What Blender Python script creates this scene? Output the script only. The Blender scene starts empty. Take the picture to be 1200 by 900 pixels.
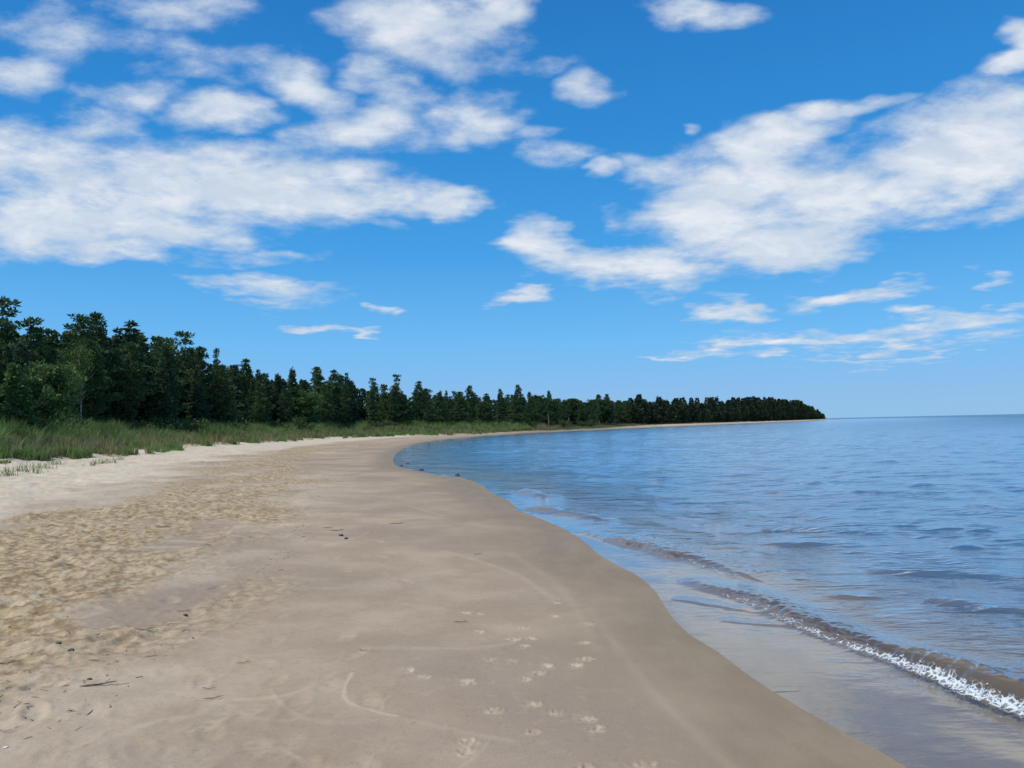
import bpy, math, random
import numpy as np
from mathutils import Matrix, Vector
random.seed(7)
RNG = np.random.default_rng(7)
S = bpy.context.scene
COL = S.collection
rad = math.radians

# ------------------------------------------------------------------ camera
F = 906.0                       # focal length in pixels of the 1200 x 900 photograph
CAM_H = 1.6
PITCH, ROLL = rad(3.03), rad(-1.24)
CAM_M = Matrix.Rotation(rad(90) + PITCH, 3, 'X') @ Matrix.Rotation(ROLL, 3, 'Z')
cam_d = bpy.data.cameras.new('camera'); cam = bpy.data.objects.new('camera', cam_d); COL.objects.link(cam)
cam.matrix_world = Matrix.Translation((0, 0, CAM_H)) @ CAM_M.to_4x4()
cam_d.sensor_width = 36; cam_d.lens = 36 * F / 1200
cam_d.clip_start = 0.05; cam_d.clip_end = 60000
S.camera = cam

def ray(px, py):
    return CAM_M @ Vector(((px - 600) / F, (450 - py) / F, -1))
def gp(px, py, z=0.0):
    """the point of height z that the photograph shows at this pixel"""
    d = ray(px, py); t = (z - CAM_H) / d.z
    return (d.x * t, d.y * t)
def to_px(x, y, z):
    v = CAM_M.transposed() @ Vector((x, y, z - CAM_H))
    return 600 - F * v.x / v.z, 450 + F * v.y / v.z

# ------------------------------------------------------------------ small maths
def sstep(a, b, x):
    t = np.clip((x - a) / (b - a), 0, 1); return t * t * (3 - 2 * t)
def _hash(ix, iy, seed):
    h = (ix.astype(np.int64) * 374761393 + iy.astype(np.int64) * 668265263 + seed * 974711) & 0xFFFFFFFF
    h = ((h ^ (h >> 13)) * 1274126177) & 0xFFFFFFFF
    h = ((h ^ (h >> 16)) * 2246822519) & 0xFFFFFFFF
    return ((h ^ (h >> 15)) & 0xFFFFFF) / float(0xFFFFFF)
def vnoise(x, y, seed=0):
    ix = np.floor(x); iy = np.floor(y); fx = x - ix; fy = y - iy
    fx = fx * fx * fx * (fx * (fx * 6 - 15) + 10); fy = fy * fy * fy * (fy * (fy * 6 - 15) + 10)
    a = _hash(ix, iy, seed); b = _hash(ix + 1, iy, seed); c = _hash(ix, iy + 1, seed); d = _hash(ix + 1, iy + 1, seed)
    return (a + (b - a) * fx) * (1 - fy) + (c + (d - c) * fx) * fy
def fbm(x, y, seed=0, oct=4, gain=.5):
    s = 0; a = 1; n = 0
    for k in range(oct):
        s = s + a * vnoise(x, y, seed + k * 17); n += a; a *= gain
        x, y = x * 1.62 + y * 1.18 + 3.1, -x * 1.18 + y * 1.62 + 1.7
    return s / n                                                # 0..1
def smooth_line(pts, n=6, centripetal=True):
    P = [np.array(p, float) for p in pts]
    P = [2 * P[0] - P[1]] + P + [2 * P[-1] - P[-2]]
    out = []
    for i in range(1, len(P) - 2):
        p0, p1, p2, p3 = P[i - 1:i + 3]
        t = [0]
        for a, b in ((p0, p1), (p1, p2), (p2, p3)): t.append(t[-1] + max(np.linalg.norm(b - a), 1e-6) ** .5)
        for k in range(n):
            u = t[1] + (t[2] - t[1]) * k / n
            A1 = (t[1]-u)/(t[1]-t[0])*p0 + (u-t[0])/(t[1]-t[0])*p1
            A2 = (t[2]-u)/(t[2]-t[1])*p1 + (u-t[1])/(t[2]-t[1])*p2
            A3 = (t[3]-u)/(t[3]-t[2])*p2 + (u-t[2])/(t[3]-t[2])*p3
            B1 = (t[2]-u)/(t[2]-t[0])*A1 + (u-t[0])/(t[2]-t[0])*A2
            B2 = (t[3]-u)/(t[3]-t[1])*A2 + (u-t[1])/(t[3]-t[1])*A3
            out.append((t[2]-u)/(t[2]-t[1])*B1 + (u-t[1])/(t[2]-t[1])*B2)
    out.append(P[-2])
    return np.array(out)
def line_dist(L, x, y):
    """signed distance (left of the line positive) and arc length of the nearest point"""
    best = np.full(x.shape, 1e18); sg = np.ones(x.shape); arc = np.zeros(x.shape); s0 = 0
    for (ax, ay), (bx, by) in zip(L[:-1], L[1:]):
        dx, dy = bx - ax, by - ay; l2 = dx * dx + dy * dy
        if l2 < 1e-12: continue
        rx = x - ax; ry = y - ay
        t = np.clip((rx * dx + ry * dy) / l2, 0, 1)
        qx = rx - t * dx; qy = ry - t * dy; d = qx * qx + qy * qy
        m = d < best
        best[m] = d[m]; sg[m] = np.where((dx * ry - dy * rx)[m] >= 0, 1, -1); arc[m] = s0 + (t[m]) * l2 ** .5
        s0 += l2 ** .5
    return np.sqrt(best) * sg, arc
def offset_line(L, d):
    T = np.gradient(L, axis=0); T /= np.linalg.norm(T, axis=1)[:, None]
    return L + d * np.stack([-T[:, 1], T[:, 0]], 1)

# ------------------------------------------------------------------ the lie of the land
shore_px = [(1048,900),(1016,880),(984,863),(946,841),(906,816),(876,795),(836,765),(800,741),(777,717),(762,694),(746,678),(722,664),(700,651),
            (684,637),(662,622),(640,612),(612,600),(592,586),(574,578),(560,567),(532,558),(505,553),(485,551),(466,547),(460,541),(462,533),(472,526),
            (488,520),(510,516.5),(535,513.5),(560,511.2),(600,508.4),(640,506.2),(700,503.5),(760,500.9),(800,499.3),(850,497.2),(900,495.3),(940,493.6),(968,492.1),(984,491.45)]
shore_near = [(100,-3000),(30,-300),(10,-60),(6,-20),(4,-6),(3,-1),(2.45,1.4),(2.05,2.7)]
tip = gp(984, 491.45)
shore_far = [(tip[0]+9, tip[1]+25), (tip[0]-4, tip[1]+60), (tip[0]-60, tip[1]+160), (-300,1500), (-3000,4500), (-11000, 9000)]
SHORE = smooth_line(shore_near + [gp(*p) for p in shore_px] + shore_far, 4)
grass_px = [(0,541),(100,534),(150,531),(200,524.5),(250,521),(300,518.5),(350,515),(400,512.6),(450,510.6),(500,508.9),(560,506.6),(600,505),(640,503.6),(700,501.3)]
G_near = [(-60,-900),(-30,-60),(-25,0),(-24,22)]
G_mid = [gp(px, py, .45) for px, py in grass_px]
far_sh = np.array([gp(*p) for p in shore_px[-6:]] + shore_far[:3])
G_far = [tuple(p) for p in offset_line(far_sh, 10)]
GRASS = smooth_line(G_near + G_mid + G_far + [(-320,1480),(-3000,4450),(-11000,8900)], 3)
ZS = ([-400,-60,-20,-6,-2,0,3,8,14,22,40], [-5,-3,-1.1,-.3,-.085,0,.10,.24,.35,.45,.5])
def base_z(s, g):
    return np.interp(s, *ZS) + .75 * sstep(0, 9, g) + .25 * sstep(-2.5, 1, g)
def land_z(x, y):
    x = np.atleast_1d(np.asarray(x, float)); y = np.atleast_1d(np.asarray(y, float))
    s, _ = line_dist(SHORE, x, y); g, _ = line_dist(GRASS, x, y)
    g = g + (fbm(x * .25, y * .25, 3, 3) - .5) * 4
    z = base_z(s, g) + sstep(7, 20, s) * (fbm(x * .5, y * .5, 9, 3) - .5) * .22
    return z, s, g

# ------------------------------------------------------------------ mesh and object helpers
def mesh_from(name, V, Fc, mat=None, smooth=False, attrs=None):
    """V (n,3), Fc (m,k) index array with k = 3 or 4"""
    me = bpy.data.meshes.new(name)
    V = np.asarray(V, np.float32); Fc = np.asarray(Fc, np.int32); k = Fc.shape[1]
    me.vertices.add(len(V)); me.vertices.foreach_set('co', V.ravel())
    me.loops.add(Fc.size); me.loops.foreach_set('vertex_index', Fc.ravel())
    me.polygons.add(len(Fc)); me.polygons.foreach_set('loop_start', np.arange(0, Fc.size, k, dtype=np.int32))
    me.update(calc_edges=True)
    if smooth: me.polygons.foreach_set('use_smooth', np.ones(len(Fc), bool))
    for n, a in (attrs or {}).items():
        at = me.attributes.new(n, 'FLOAT', 'POINT'); at.data.foreach_set('value', np.asarray(a, np.float32))
    if mat: me.materials.append(mat)
    me.validate()
    return me
def link(name, me, parent=None, loc=None, rz=None, sc=None):
    o = bpy.data.objects.new(name, me); COL.objects.link(o)
    if parent is not None: o.parent = parent
    if loc is not None: o.location = loc
    if rz is not None: o.rotation_euler = (0, 0, rz)
    if sc is not None: o.scale = sc
    return o
def tag(o, label=None, cat=None, group=None, kind=None):
    for k, v in (('label', label), ('category', cat), ('group', group), ('kind', kind)):
        if v: o[k] = v
    return o
class MB:
    def __init__(s): s.V = []; s.F = []; s.n = 0
    def add(s, V, Fc):
        V = np.asarray(V, float); s.V.append(V); s.F.append(np.asarray(Fc, int) + s.n); s.n += len(V)
    def tube(s, pts, r, seg=6):
        pts = np.asarray(pts, float); n = len(pts)
        T = np.gradient(pts, axis=0); T /= np.linalg.norm(T, axis=1)[:, None] + 1e-9
        up = np.array([0, 0, 1.]) if abs(T[0][2]) < .9 else np.array([1., 0, 0])
        A = np.cross(T, up); A /= np.linalg.norm(A, axis=1)[:, None] + 1e-9; B = np.cross(T, A)
        th = np.arange(seg) * 2 * math.pi / seg; r = np.broadcast_to(r, n)
        V = (pts[:, None] + r[:, None, None] * (A[:, None] * np.cos(th)[None, :, None] + B[:, None] * np.sin(th)[None, :, None])).reshape(-1, 3)
        Fc = [(i*seg+j, i*seg+(j+1) % seg, (i+1)*seg+(j+1) % seg, (i+1)*seg+j) for i in range(n-1) for j in range(seg)]
        s.add(V, Fc)
    def mesh(s, name, mat, smooth=True):
        return mesh_from(name, np.concatenate(s.V), np.concatenate(s.F), mat, smooth)

# ------------------------------------------------------------------ materials
def material(name):
    m = bpy.data.materials.new(name); m.use_nodes = True
    nt = m.node_tree; nt.nodes.clear(); out = nt.nodes.new('ShaderNodeOutputMaterial')
    return m, nt, out
class NT:
    """tiny wrapper: every method returns an output socket"""
    def __init__(s, nt): s.nt = nt
    def node(s, t, **kw):
        n = s.nt.nodes.new(t)
        for k, v in kw.items(): setattr(n, k, v)
        return n
    def put(s, sock, v):
        if isinstance(v, bpy.types.NodeSocket): s.nt.links.new(v, sock)
        elif v is not None:
            if hasattr(sock.default_value, '__len__') and len(sock.default_value) == 4 and len(v) == 3: v = (*v, 1)
            sock.default_value = v
    def math(s, op, a, b=None, c=None, clamp=False):
        n = s.node('ShaderNodeMath', operation=op, use_clamp=clamp)
        for i, v in enumerate((a, b, c)):
            if v is not None: s.put(n.inputs[i], v)
        return n.outputs[0]
    def vmath(s, op, a, b=None, scale=None):
        n = s.node('ShaderNodeVectorMath', operation=op); s.put(n.inputs[0], a)
        if b is not None: s.put(n.inputs[1], b)
        if scale is not None: s.put(n.inputs[3], scale)
        return n.outputs['Value'] if op in ('LENGTH', 'DOT_PRODUCT') else n.outputs[0]
    def mix(s, f, a, b, typ='MIX'):
        n = s.node('ShaderNodeMix', data_type='RGBA', blend_type=typ); n.clamp_factor = True
        s.put(n.inputs[0], f); s.put(n.inputs[6], a); s.put(n.inputs[7], b); return n.outputs[2]
    def ramp(s, f, lo, hi, a=0., b=1., smooth=True):
        n = s.node('ShaderNodeMapRange'); n.interpolation_type = 'SMOOTHSTEP' if smooth else 'LINEAR'
        for i, v in enumerate((f, lo, hi, a, b)): s.put(n.inputs[i], v)
        return n.outputs[0]
    def noise(s, vec, scale, detail=4, rough=.55, dist=0., col=False):
        n = s.node('ShaderNodeTexNoise'); s.put(n.inputs['Vector'], vec); s.put(n.inputs['Scale'], scale)
        n.inputs['Detail'].default_value = detail; n.inputs['Roughness'].default_value = rough; n.inputs['Distortion'].default_value = dist
        return n.outputs['Color' if col else 'Fac']
    def attr(s, name): return s.node('ShaderNodeAttribute', attribute_name=name).outputs['Fac']
    def mapping(s, vec, loc=(0,0,0), rot=(0,0,0), sc=(1,1,1), typ='POINT'):
        n = s.node('ShaderNodeMapping', vector_type=typ); s.put(n.inputs[0], vec)
        n.inputs[1].default_value = loc; n.inputs[2].default_value = rot; n.inputs[3].default_value = sc
        return n.outputs[0]
    def bump(s, h, strength, dist=.01, normal=None):
        n = s.node('ShaderNodeBump'); s.put(n.inputs['Height'], h); s.put(n.inputs['Strength'], strength); s.put(n.inputs['Distance'], dist)
        if normal is not None: s.put(n.inputs['Normal'], normal)
        return n.outputs[0]
    def pos(s): return s.node('ShaderNodeNewGeometry').outputs['Position']

def sand_material():
    m, nt, out = material('sand'); N = NT(nt)
    b = N.node('ShaderNodeBsdfPrincipled'); nt.links.new(b.outputs[0], out.inputs[0])
    p = N.pos()
    dry, straw, pale, soil, wet = (N.attr(a) for a in ('dry', 'straw', 'pale', 'soil', 'wet'))
    n1 = N.noise(p, 1.3, 5, .6); n2 = N.noise(p, 9, 4, .6); n3 = N.noise(p, 160, 2, .6); n4 = N.noise(p, .35, 3, .5)
    damp = N.mix(N.ramp(n1, .35, .68), (.345, .262, .178), (.425, .330, .232))
    damp = N.mix(N.ramp(n4, .42, .62), damp, (.305, .238, .175))
    c = N.mix(N.math('MULTIPLY', N.ramp(n2, .52, .75), .35), damp, (.42, .34, .232))
    dryc = N.mix(N.ramp(n1, .3, .7), (.50, .422, .305), (.60, .51, .385))
    c = N.mix(dry, c, dryc)
    st = N.mix(N.ramp(n2, .36, .62), (.25, .172, .09), (.47, .368, .228))
    c = N.mix(straw, c, st)
    c = N.mix(wet, c, N.mix(N.ramp(N.noise(N.mapping(p, sc=(1, .45, 1)), 3.2, 5, .65), .35, .7), (.245, .186, .118), (.285, .220, .143)))
    c = N.mix(pale, c, (.52, .44, .31))
    c = N.mix(soil, c, N.mix(n2, (.035, .05, .018), (.07, .075, .03)))
    grain = N.ramp(n3, .3, .7, .88, 1.12, False)
    c = N.mix(1., c, N.vmath('SCALE', (1, 1, 1), scale=grain), 'MULTIPLY')
    N.put(b.inputs['Base Color'], c)
    N.put(b.inputs['Roughness'], N.ramp(wet, 0, 1, .95, .62))
    N.put(b.inputs['Specular IOR Level'], N.ramp(wet, 0, 1, .1, .15))
    c = N.mix(N.math('MULTIPLY', N.ramp(N.noise(p, 23, 5, .7), .50, .72), N.ramp(wet, 0, .5, .28, 0)), c, (.19, .145, .10)); N.put(b.inputs['Base Color'], c)
    h = N.math('ADD', N.math('MULTIPLY', n3, .5), N.math('MULTIPLY', N.noise(p, 42, 4, .6), 1.))
    st_ = N.ramp(N.math('ADD', straw, N.math('MULTIPLY', dry, .6)), 0, 1, .22, .9, False)
    N.put(b.inputs['Normal'], N.bump(h, N.math('MULTIPLY', st_, N.ramp(wet, 0, 1, 1, .15)), .008))
    return m

def water_material():
    m, nt, out = material('water'); N = NT(nt)
    p = N.pos(); depth = N.attr('depth'); foam = N.attr('foam'); calm = N.attr('calm')
    q = N.mapping(p, sc=(.55, 1.25, 1))
    h = N.math('ADD', N.math('MULTIPLY', N.noise(q, 2.2, 3, .55), 1.6), N.math('MULTIPLY', N.noise(q, 8, 4, .6), .55))
    h = N.math('ADD', h, N.math('MULTIPLY', N.noise(q, .45, 3, .5), 3.))
    h = N.math('ADD', h, N.math('MULTIPLY', N.ramp(N.noise(N.mapping(p, sc=(.5, 1.6, 1)), 1.1, 3, .6), .55, .75), 1.6))
    nb = N.bump(h, N.ramp(calm, 0, 1, 1, .10, False), .030)
    fr = N.node('ShaderNodeFresnel'); fr.inputs[0].default_value = 1.5; N.put(fr.inputs['Normal'], nb)
    gl = N.node('ShaderNodeBsdfGlossy'); N.put(gl.inputs['Roughness'], N.ramp(N.attr('open_water'), 0, 1, .04, .13, False)); N.put(gl.inputs['Normal'], nb); gl.inputs[0].default_value = (.92, .96, 1, 1)
    tr = N.node('ShaderNodeBsdfTransparent'); tr.inputs[0].default_value = (.90, .95, 1.0, 1)
    df = N.node('ShaderNodeBsdfDiffuse'); N.put(df.inputs[0], N.mix(N.attr('silt'), (.06, .155, .255), (.215, .165, .10)))
    opa = N.math('SUBTRACT', 1., N.math('EXPONENT', N.math('MULTIPLY', depth, -4.5)))
    mx = N.node('ShaderNodeMixShader'); N.put(mx.inputs[0], opa); nt.links.new(tr.outputs[0], mx.inputs[1]); nt.links.new(df.outputs[0], mx.inputs[2])
    m2 = N.node('ShaderNodeMixShader'); N.put(m2.inputs[0], N.math('MULTIPLY', fr.outputs[0], N.ramp(N.attr('offshore'), 0, 1, 1.4, .42, False), clamp=True)); nt.links.new(mx.outputs[0], m2.inputs[1]); nt.links.new(gl.outputs[0], m2.inputs[2])
    fo = N.node('ShaderNodeBsdfDiffuse'); fo.inputs[0].default_value = (.56, .62, .65, 1)
    vo = N.node('ShaderNodeTexVoronoi'); vo.feature = 'F1'; N.put(vo.inputs['Vector'], p); vo.inputs['Scale'].default_value = 55
    vo.feature = 'DISTANCE_TO_EDGE'; N.put(vo.inputs['Vector'], N.vmath('ADD', p, N.vmath('SCALE', N.noise(p, 40, 2, .5, col=True), scale=.02)))
    vo.inputs['Scale'].default_value = 24
    lace = N.ramp(vo.outputs[0], .04, .22, 1, 0)
    fm = N.math('ADD', N.math('ADD', N.math('MULTIPLY', foam, .8), N.math('MULTIPLY', N.noise(p, 15, 5, .75), 1.15)), N.math('MULTIPLY', lace, .30))
    fm = N.ramp(fm, 1.16, 1.52)
    m3 = N.node('ShaderNodeMixShader'); N.put(m3.inputs[0], N.math('MULTIPLY', fm, N.ramp(foam, 0.02, .2))); nt.links.new(m2.outputs[0], m3.inputs[1]); nt.links.new(fo.outputs[0], m3.inputs[2])
    nt.links.new(m3.outputs[0], out.inputs[0])
    return m

def leaf_material(name, a, b, trans=.25, nsc=1.1):
    m, nt, out = material(name); N = NT(nt)
    oi = N.node('ShaderNodeObjectInfo'); p = N.node('ShaderNodeTexCoord').outputs['Object']
    c = N.mix(oi.outputs['Random'], a, b)
    v = N.ramp(N.noise(p, nsc, 3, .6), .3, .7, .6, 1.4, False)
    c = N.mix(1., c, N.vmath('SCALE', (1, 1, 1), scale=v), 'MULTIPLY')
    d = N.node('ShaderNodeBsdfPrincipled'); N.put(d.inputs['Base Color'], c); d.inputs['Roughness'].default_value = .65; d.inputs['Specular IOR Level'].default_value = .2
    t = N.node('ShaderNodeBsdfTranslucent'); N.put(t.inputs[0], c)
    mx = N.node('ShaderNodeMixShader'); mx.inputs[0].default_value = trans
    nt.links.new(d.outputs[0], mx.inputs[1]); nt.links.new(t.outputs[0], mx.inputs[2]); nt.links.new(mx.outputs[0], out.inputs[0])
    return m
def plain_material(name, a, b, scale=6, rough=.9, sc=(1, 1, 1), bump=.3):
    m, nt, out = material(name); N = NT(nt)
    p = N.mapping(N.node('ShaderNodeTexCoord').outputs['Object'], sc=sc)
    n = N.noise(p, scale, 5, .65)
    d = N.node('ShaderNodeBsdfPrincipled'); N.put(d.inputs['Base Color'], N.mix(N.ramp(n, .35, .65), a, b)); d.inputs['Roughness'].default_value = rough
    N.put(d.inputs['Normal'], N.bump(n, bump, .01)); nt.links.new(d.outputs[0], out.inputs[0])
    return m
M_sand = sand_material(); M_water = water_material()
M_pine = leaf_material('pine_needles', (.052, .100, .036), (.082, .135, .048))
M_spruce = leaf_material('spruce_needles', (.050, .096, .046), (.075, .125, .060))
M_young = leaf_material('young_needles', (.09, .165, .050), (.12, .20, .065))
M_leaf = leaf_material('birch_leaves', (.085, .15, .035), (.11, .18, .045), .35)
M_shrub = leaf_material('shrub_leaves', (.05, .09, .028), (.09, .13, .045), .3)
M_grass = leaf_material('beach_grass', (.15, .24, .065), (.20, .28, .09), .3)
M_drygrass = leaf_material('dry_grass', (.23, .20, .09), (.26, .23, .12), .2)
M_bark = plain_material('bark', (.045, .035, .028), (.12, .095, .075), 5, sc=(1, 1, .3))
M_birch = plain_material('birch_bark', (.55, .53, .47), (.25, .23, .20), 5, sc=(1, 1, 3))
M_deadwood = plain_material('grey_wood', (.30, .28, .25), (.16, .14, .12), 5, sc=(1, 1, .3))
M_twig = plain_material('driftwood', (.10, .075, .055), (.22, .18, .14), 30)
M_straw = plain_material('straw', (.32, .24, .14), (.50, .40, .26), 3)
M_stone = plain_material('stone', (.035, .035, .035), (.08, .075, .07), 30)
M_shell = plain_material('pale_shell', (.75, .73, .68), (.62, .60, .55), 40)
M_foam = plain_material('foam', (.62, .67, .69), (.54, .60, .64), 60, .5)

# ------------------------------------------------------------------ ground sheet
th = np.concatenate([np.linspace(-180, -58, 40, endpoint=False), np.linspace(-58, -40, 40, endpoint=False),
                     np.linspace(-40, 42, 860, endpoint=False), np.linspace(42, 60, 60, endpoint=False), np.linspace(60, 180, 40)])
th = np.radians(th)
rr = np.concatenate([[0.0, .3, .7, 1.2, 1.7, 2.1], np.geomspace(2.5, 14, 470, endpoint=False), np.geomspace(14, 120, 300, endpoint=False), np.geomspace(120, 900, 150, endpoint=False), np.geomspace(900, 30000, 40)])
def polar(th, rr):
    R, T = np.meshgrid(rr, th, indexing='ij')
    x = (R * np.sin(T)).ravel(); y = (R * np.cos(T)).ravel()
    nr, nt_ = len(rr), len(th)
    i, j = np.meshgrid(np.arange(nr - 1), np.arange(nt_ - 1), indexing='ij')
    a = (i * nt_ + j).ravel()
    return x, y, np.stack([a, a + 1, a + nt_ + 1, a + nt_], 1)
X, Y, Q = polar(th, rr)
Z, Sd, Gd = land_z(X, Y)
near = 1 - sstep(50, 90, np.hypot(X, Y))
straw_n = fbm(X * .45 + 3, Y * .3, 41, 4)
straw = sstep(3.4, 5.4, Sd + (straw_n - .5) * 3.5) * (1 - sstep(7.0, 8.8, Sd + (straw_n - .5) * 4))
straw *= sstep(.33, .56, fbm(X * .9, Y * .6, 77, 4) + .10 * sstep(7, 12, np.hypot(X, Y)))
straw *= 1 - sstep(70, 110, np.hypot(X, Y))
dry = sstep(6.4, 9.6, Sd + (fbm(X * .35, Y * .35, 55, 4) - .5) * 5)
dry = np.maximum(dry, .55 * sstep(2.5, 5, Sd) * sstep(.45, .7, fbm(X * .5, Y * .5, 66, 4)))
wet = sstep(-1.2, -.1, Sd) * .75 + .25; wet *= 1 - sstep(.15, 1.7, Sd + (fbm(X * .7, Y * .7, 12, 3) - .5) * 1.0)
wet_u = wet.copy()
soil = sstep(0, 1.4, Gd)
pale = np.zeros_like(X)
# relief: kicked-up sand in the straw band, soft hummocks on the dry sand, almost none on the damp foreshore
n_f = fbm(X * 4.2, Y * 5.5, 21, 4, .6); n_m = fbm(X * 1.6, Y * 2.1, 23, 3); n_l = fbm(X * .42, Y * .42, 29, 3)
foot = sstep(2.2, 4.5, Sd)
Z = Z + near * (straw * ((n_f - .5) * .09 + (n_m - .5) * .055) + foot * ((n_f - .5) * .026 + (n_m - .5) * .024) + dry * ((n_m - .5) * .12 + (n_f - .5) * .05) * sstep(7, 11, Sd)
                + sstep(1.5, 4, Sd) * (n_l - .5) * .05 + sstep(.3, 1.2, Sd) * (n_f - .5) * .003)
# scattered scuffs on the damp sand
sc_n = vnoise(X * 3.1, Y * 4.5, 91) * vnoise(X * 1.1, Y * 1.1, 92)
scuff = sstep(.62, .8, sc_n) * foot * near * (1 - straw)
Z -= scuff * .018; pale = np.maximum(pale, .35 * sstep(.5, .62, sc_n) * (1 - sstep(.66, .8, sc_n)) * foot * near)
idx_near = np.where((np.hypot(X, Y) < 22) & (Y > 1.5))[0]
xn, yn = X[idx_near], Y[idx_near]
def stamp(cx, cy, rx, ry, ang, depth, pal, rim=.35):
    c, s_ = math.cos(ang), math.sin(ang); dx = xn - cx; dy = yn - cy
    R = max(rx, ry) * 2.4; m = (abs(dx) < R) & (abs(dy) < R)
    if not m.any(): return
    u = (dx[m] * c + dy[m] * s_) / rx; v = (-dx[m] * s_ + dy[m] * c) / ry; q = np.sqrt(u * u + v * v)
    k = idx_near[m]
    Z[k] += -depth * np.exp(-(q * 1.15) ** 4) + depth * rim * np.exp(-((q - 1.35) / .35) ** 2)
    pale[k] = np.maximum(pale[k], pal * np.exp(-(q / 1.15) ** 4) * sstep(.2, .6, fbm(xn[m] * 28, yn[m] * 28, 15, 2)))
def strip(pts, w, h, pal):
    L = np.array(smooth_line([gp(px, py, .12) for px, py in pts], 6))
    x0, y0 = L.min(0) - .3; x1, y1 = L.max(0) + .3
    m = (xn > x0) & (xn < x1) & (yn > y0) & (yn < y1); k = idx_near[m]
    d, _ = line_dist(L, xn[m], yn[m]); wob = .6 + .8 * vnoise(xn[m] * 6, yn[m] * 6, 5)
    f = np.exp(-(d / (w * wob)) ** 2)
    Z[k] += h * .7 * f; pale[k] = np.maximum(pale[k], pal * f * (.35 + .4 * vnoise(xn[m] * 2.3, yn[m] * 2.3, 6)) * (1.6 if pal > .9 else .9))
# bird tracks: three toes and a heel, pressed into the damp sand
birds = [(577,829,.0),(548,797,.4),(613,790,-.2),(640,775,.1),(625,820,.3),(685,745,.2),(683,765,-.1),(690,835,.5),(697,846,-.2),(755,890,.2),(683,891,-.3),
         (545,880,.2),(551,868,.7),(622,851,.0),(601,745,.2),(614,752,.1),(620,742,-.3),(688,724,.1),(575,768,.6),(650,829,.2),(480,785,.4),(495,792,.1),(630,784,.2),(676,773,.3),
         (598,770,.2),(560,738,.1),(612,731,.2),(650,716,.3),(545,716,.2),(560,716,-.2),(636,690,.2),(648,700,-.3)]
for i, (px, py, a) in enumerate(birds):
    cx, cy = gp(px, py, .08); k = 1.0 + .25 * math.sin(i * 2.3)
    for t in (-.75, 0, .75):
        aa = a * 1.6 + 1.2 + t * (.8 + .3 * math.sin(i * 3.7))
        stamp(cx + .03 * k * math.cos(aa), cy + .03 * k * math.sin(aa), .038 * k, .015 * k, aa + .25 * math.sin(i * 5.1 + t * 9), .006, .55 + .3 * math.sin(i * 1.7) ** 2, .5)
    stamp(cx, cy, .045, .035, a, .004, .3 + .3 * math.cos(i * 3.1) ** 2)
# people's footprints, half blown in
for i in range(190):
    px = random.uniform(-60, 560); py = random.uniform(585, 900)
    cx, cy = gp(px, py, .15)
    s, _ = line_dist(SHORE, np.array([cx]), np.array([cy]))
    if s[0] < 2.3: continue
    stamp(cx, cy, random.uniform(.10, .15), random.uniform(.045, .07), random.uniform(1.1, 2.3), random.uniform(.006, .018) * (1 if s[0] > 4 else .35), random.uniform(0, .35), .4)
# old swash lines and the drawn line on the foreshore
strip([(413,782),(405,798),(407,813),(430,822),(465,829)], .012, .004, .95)
strip([(448,822),(452,810),(458,806)], .010, .003, .7)
strip([(120,868),(180,846),(235,835),(262,818),(300,815),(350,806),(395,782)], .035, .005, .55)
strip([(262,820),(310,838),(360,836),(410,838),(470,832),(560,846),(600,852)], .030, .004, .4)
strip([(318,804),(335,822),(366,836),(392,834),(405,826)], .02, .004, .35)
strip([(430,752),(500,750),(560,748),(604,740)], .03, .003, .4)
strip([(330,868),(345,878),(356,884)], .012, .003, .6)
strip([(430,890),(440,872),(452,866)], .012, .003, .5)
strip([(540,885),(560,870),(575,852)], .012, .003, .5)
strip([(520,640),(545,646),(600,662),(650,690)], .05, .004, .35)
strip([(270,700),(330,690),(400,686)], .04, .006, .35)
strip([(0,868),(60,880),(140,892)], .04, .005, .3)
strip([(690,700),(728,745),(765,790),(820,840),(868,884)], .05, .0025, .22)
strip([(600,640),(650,672),(682,708),(700,745)], .06, .003, .25)
strip([(520,600),(480,590),(430,584)], .06, .005, .35)
ground = link('beach', mesh_from('beach', np.stack([X, Y, Z], 1), Q, M_sand, True, dict(dry=dry, straw=straw * .95, pale=pale, soil=soil, wet=wet)))
tag(ground, kind='structure')

def ground_z(pts):
    """height of the built sheet (bilinear in its own polar grid)"""
    pts = np.asarray(pts, float); r = np.hypot(pts[:, 0], pts[:, 1]); t = np.arctan2(pts[:, 0], pts[:, 1])
    i = np.clip(np.searchsorted(rr, r) - 1, 0, len(rr) - 2); j = np.clip(np.searchsorted(th, t) - 1, 0, len(th) - 2)
    fi = (r - rr[i]) / (rr[i + 1] - rr[i]); fj = (t - th[j]) / (th[j + 1] - th[j]); G = Z.reshape(len(rr), len(th))
    return (G[i, j] * (1 - fi) + G[i + 1, j] * fi) * (1 - fj) + (G[i, j + 1] * (1 - fi) + G[i + 1, j + 1] * fi) * fj

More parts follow.
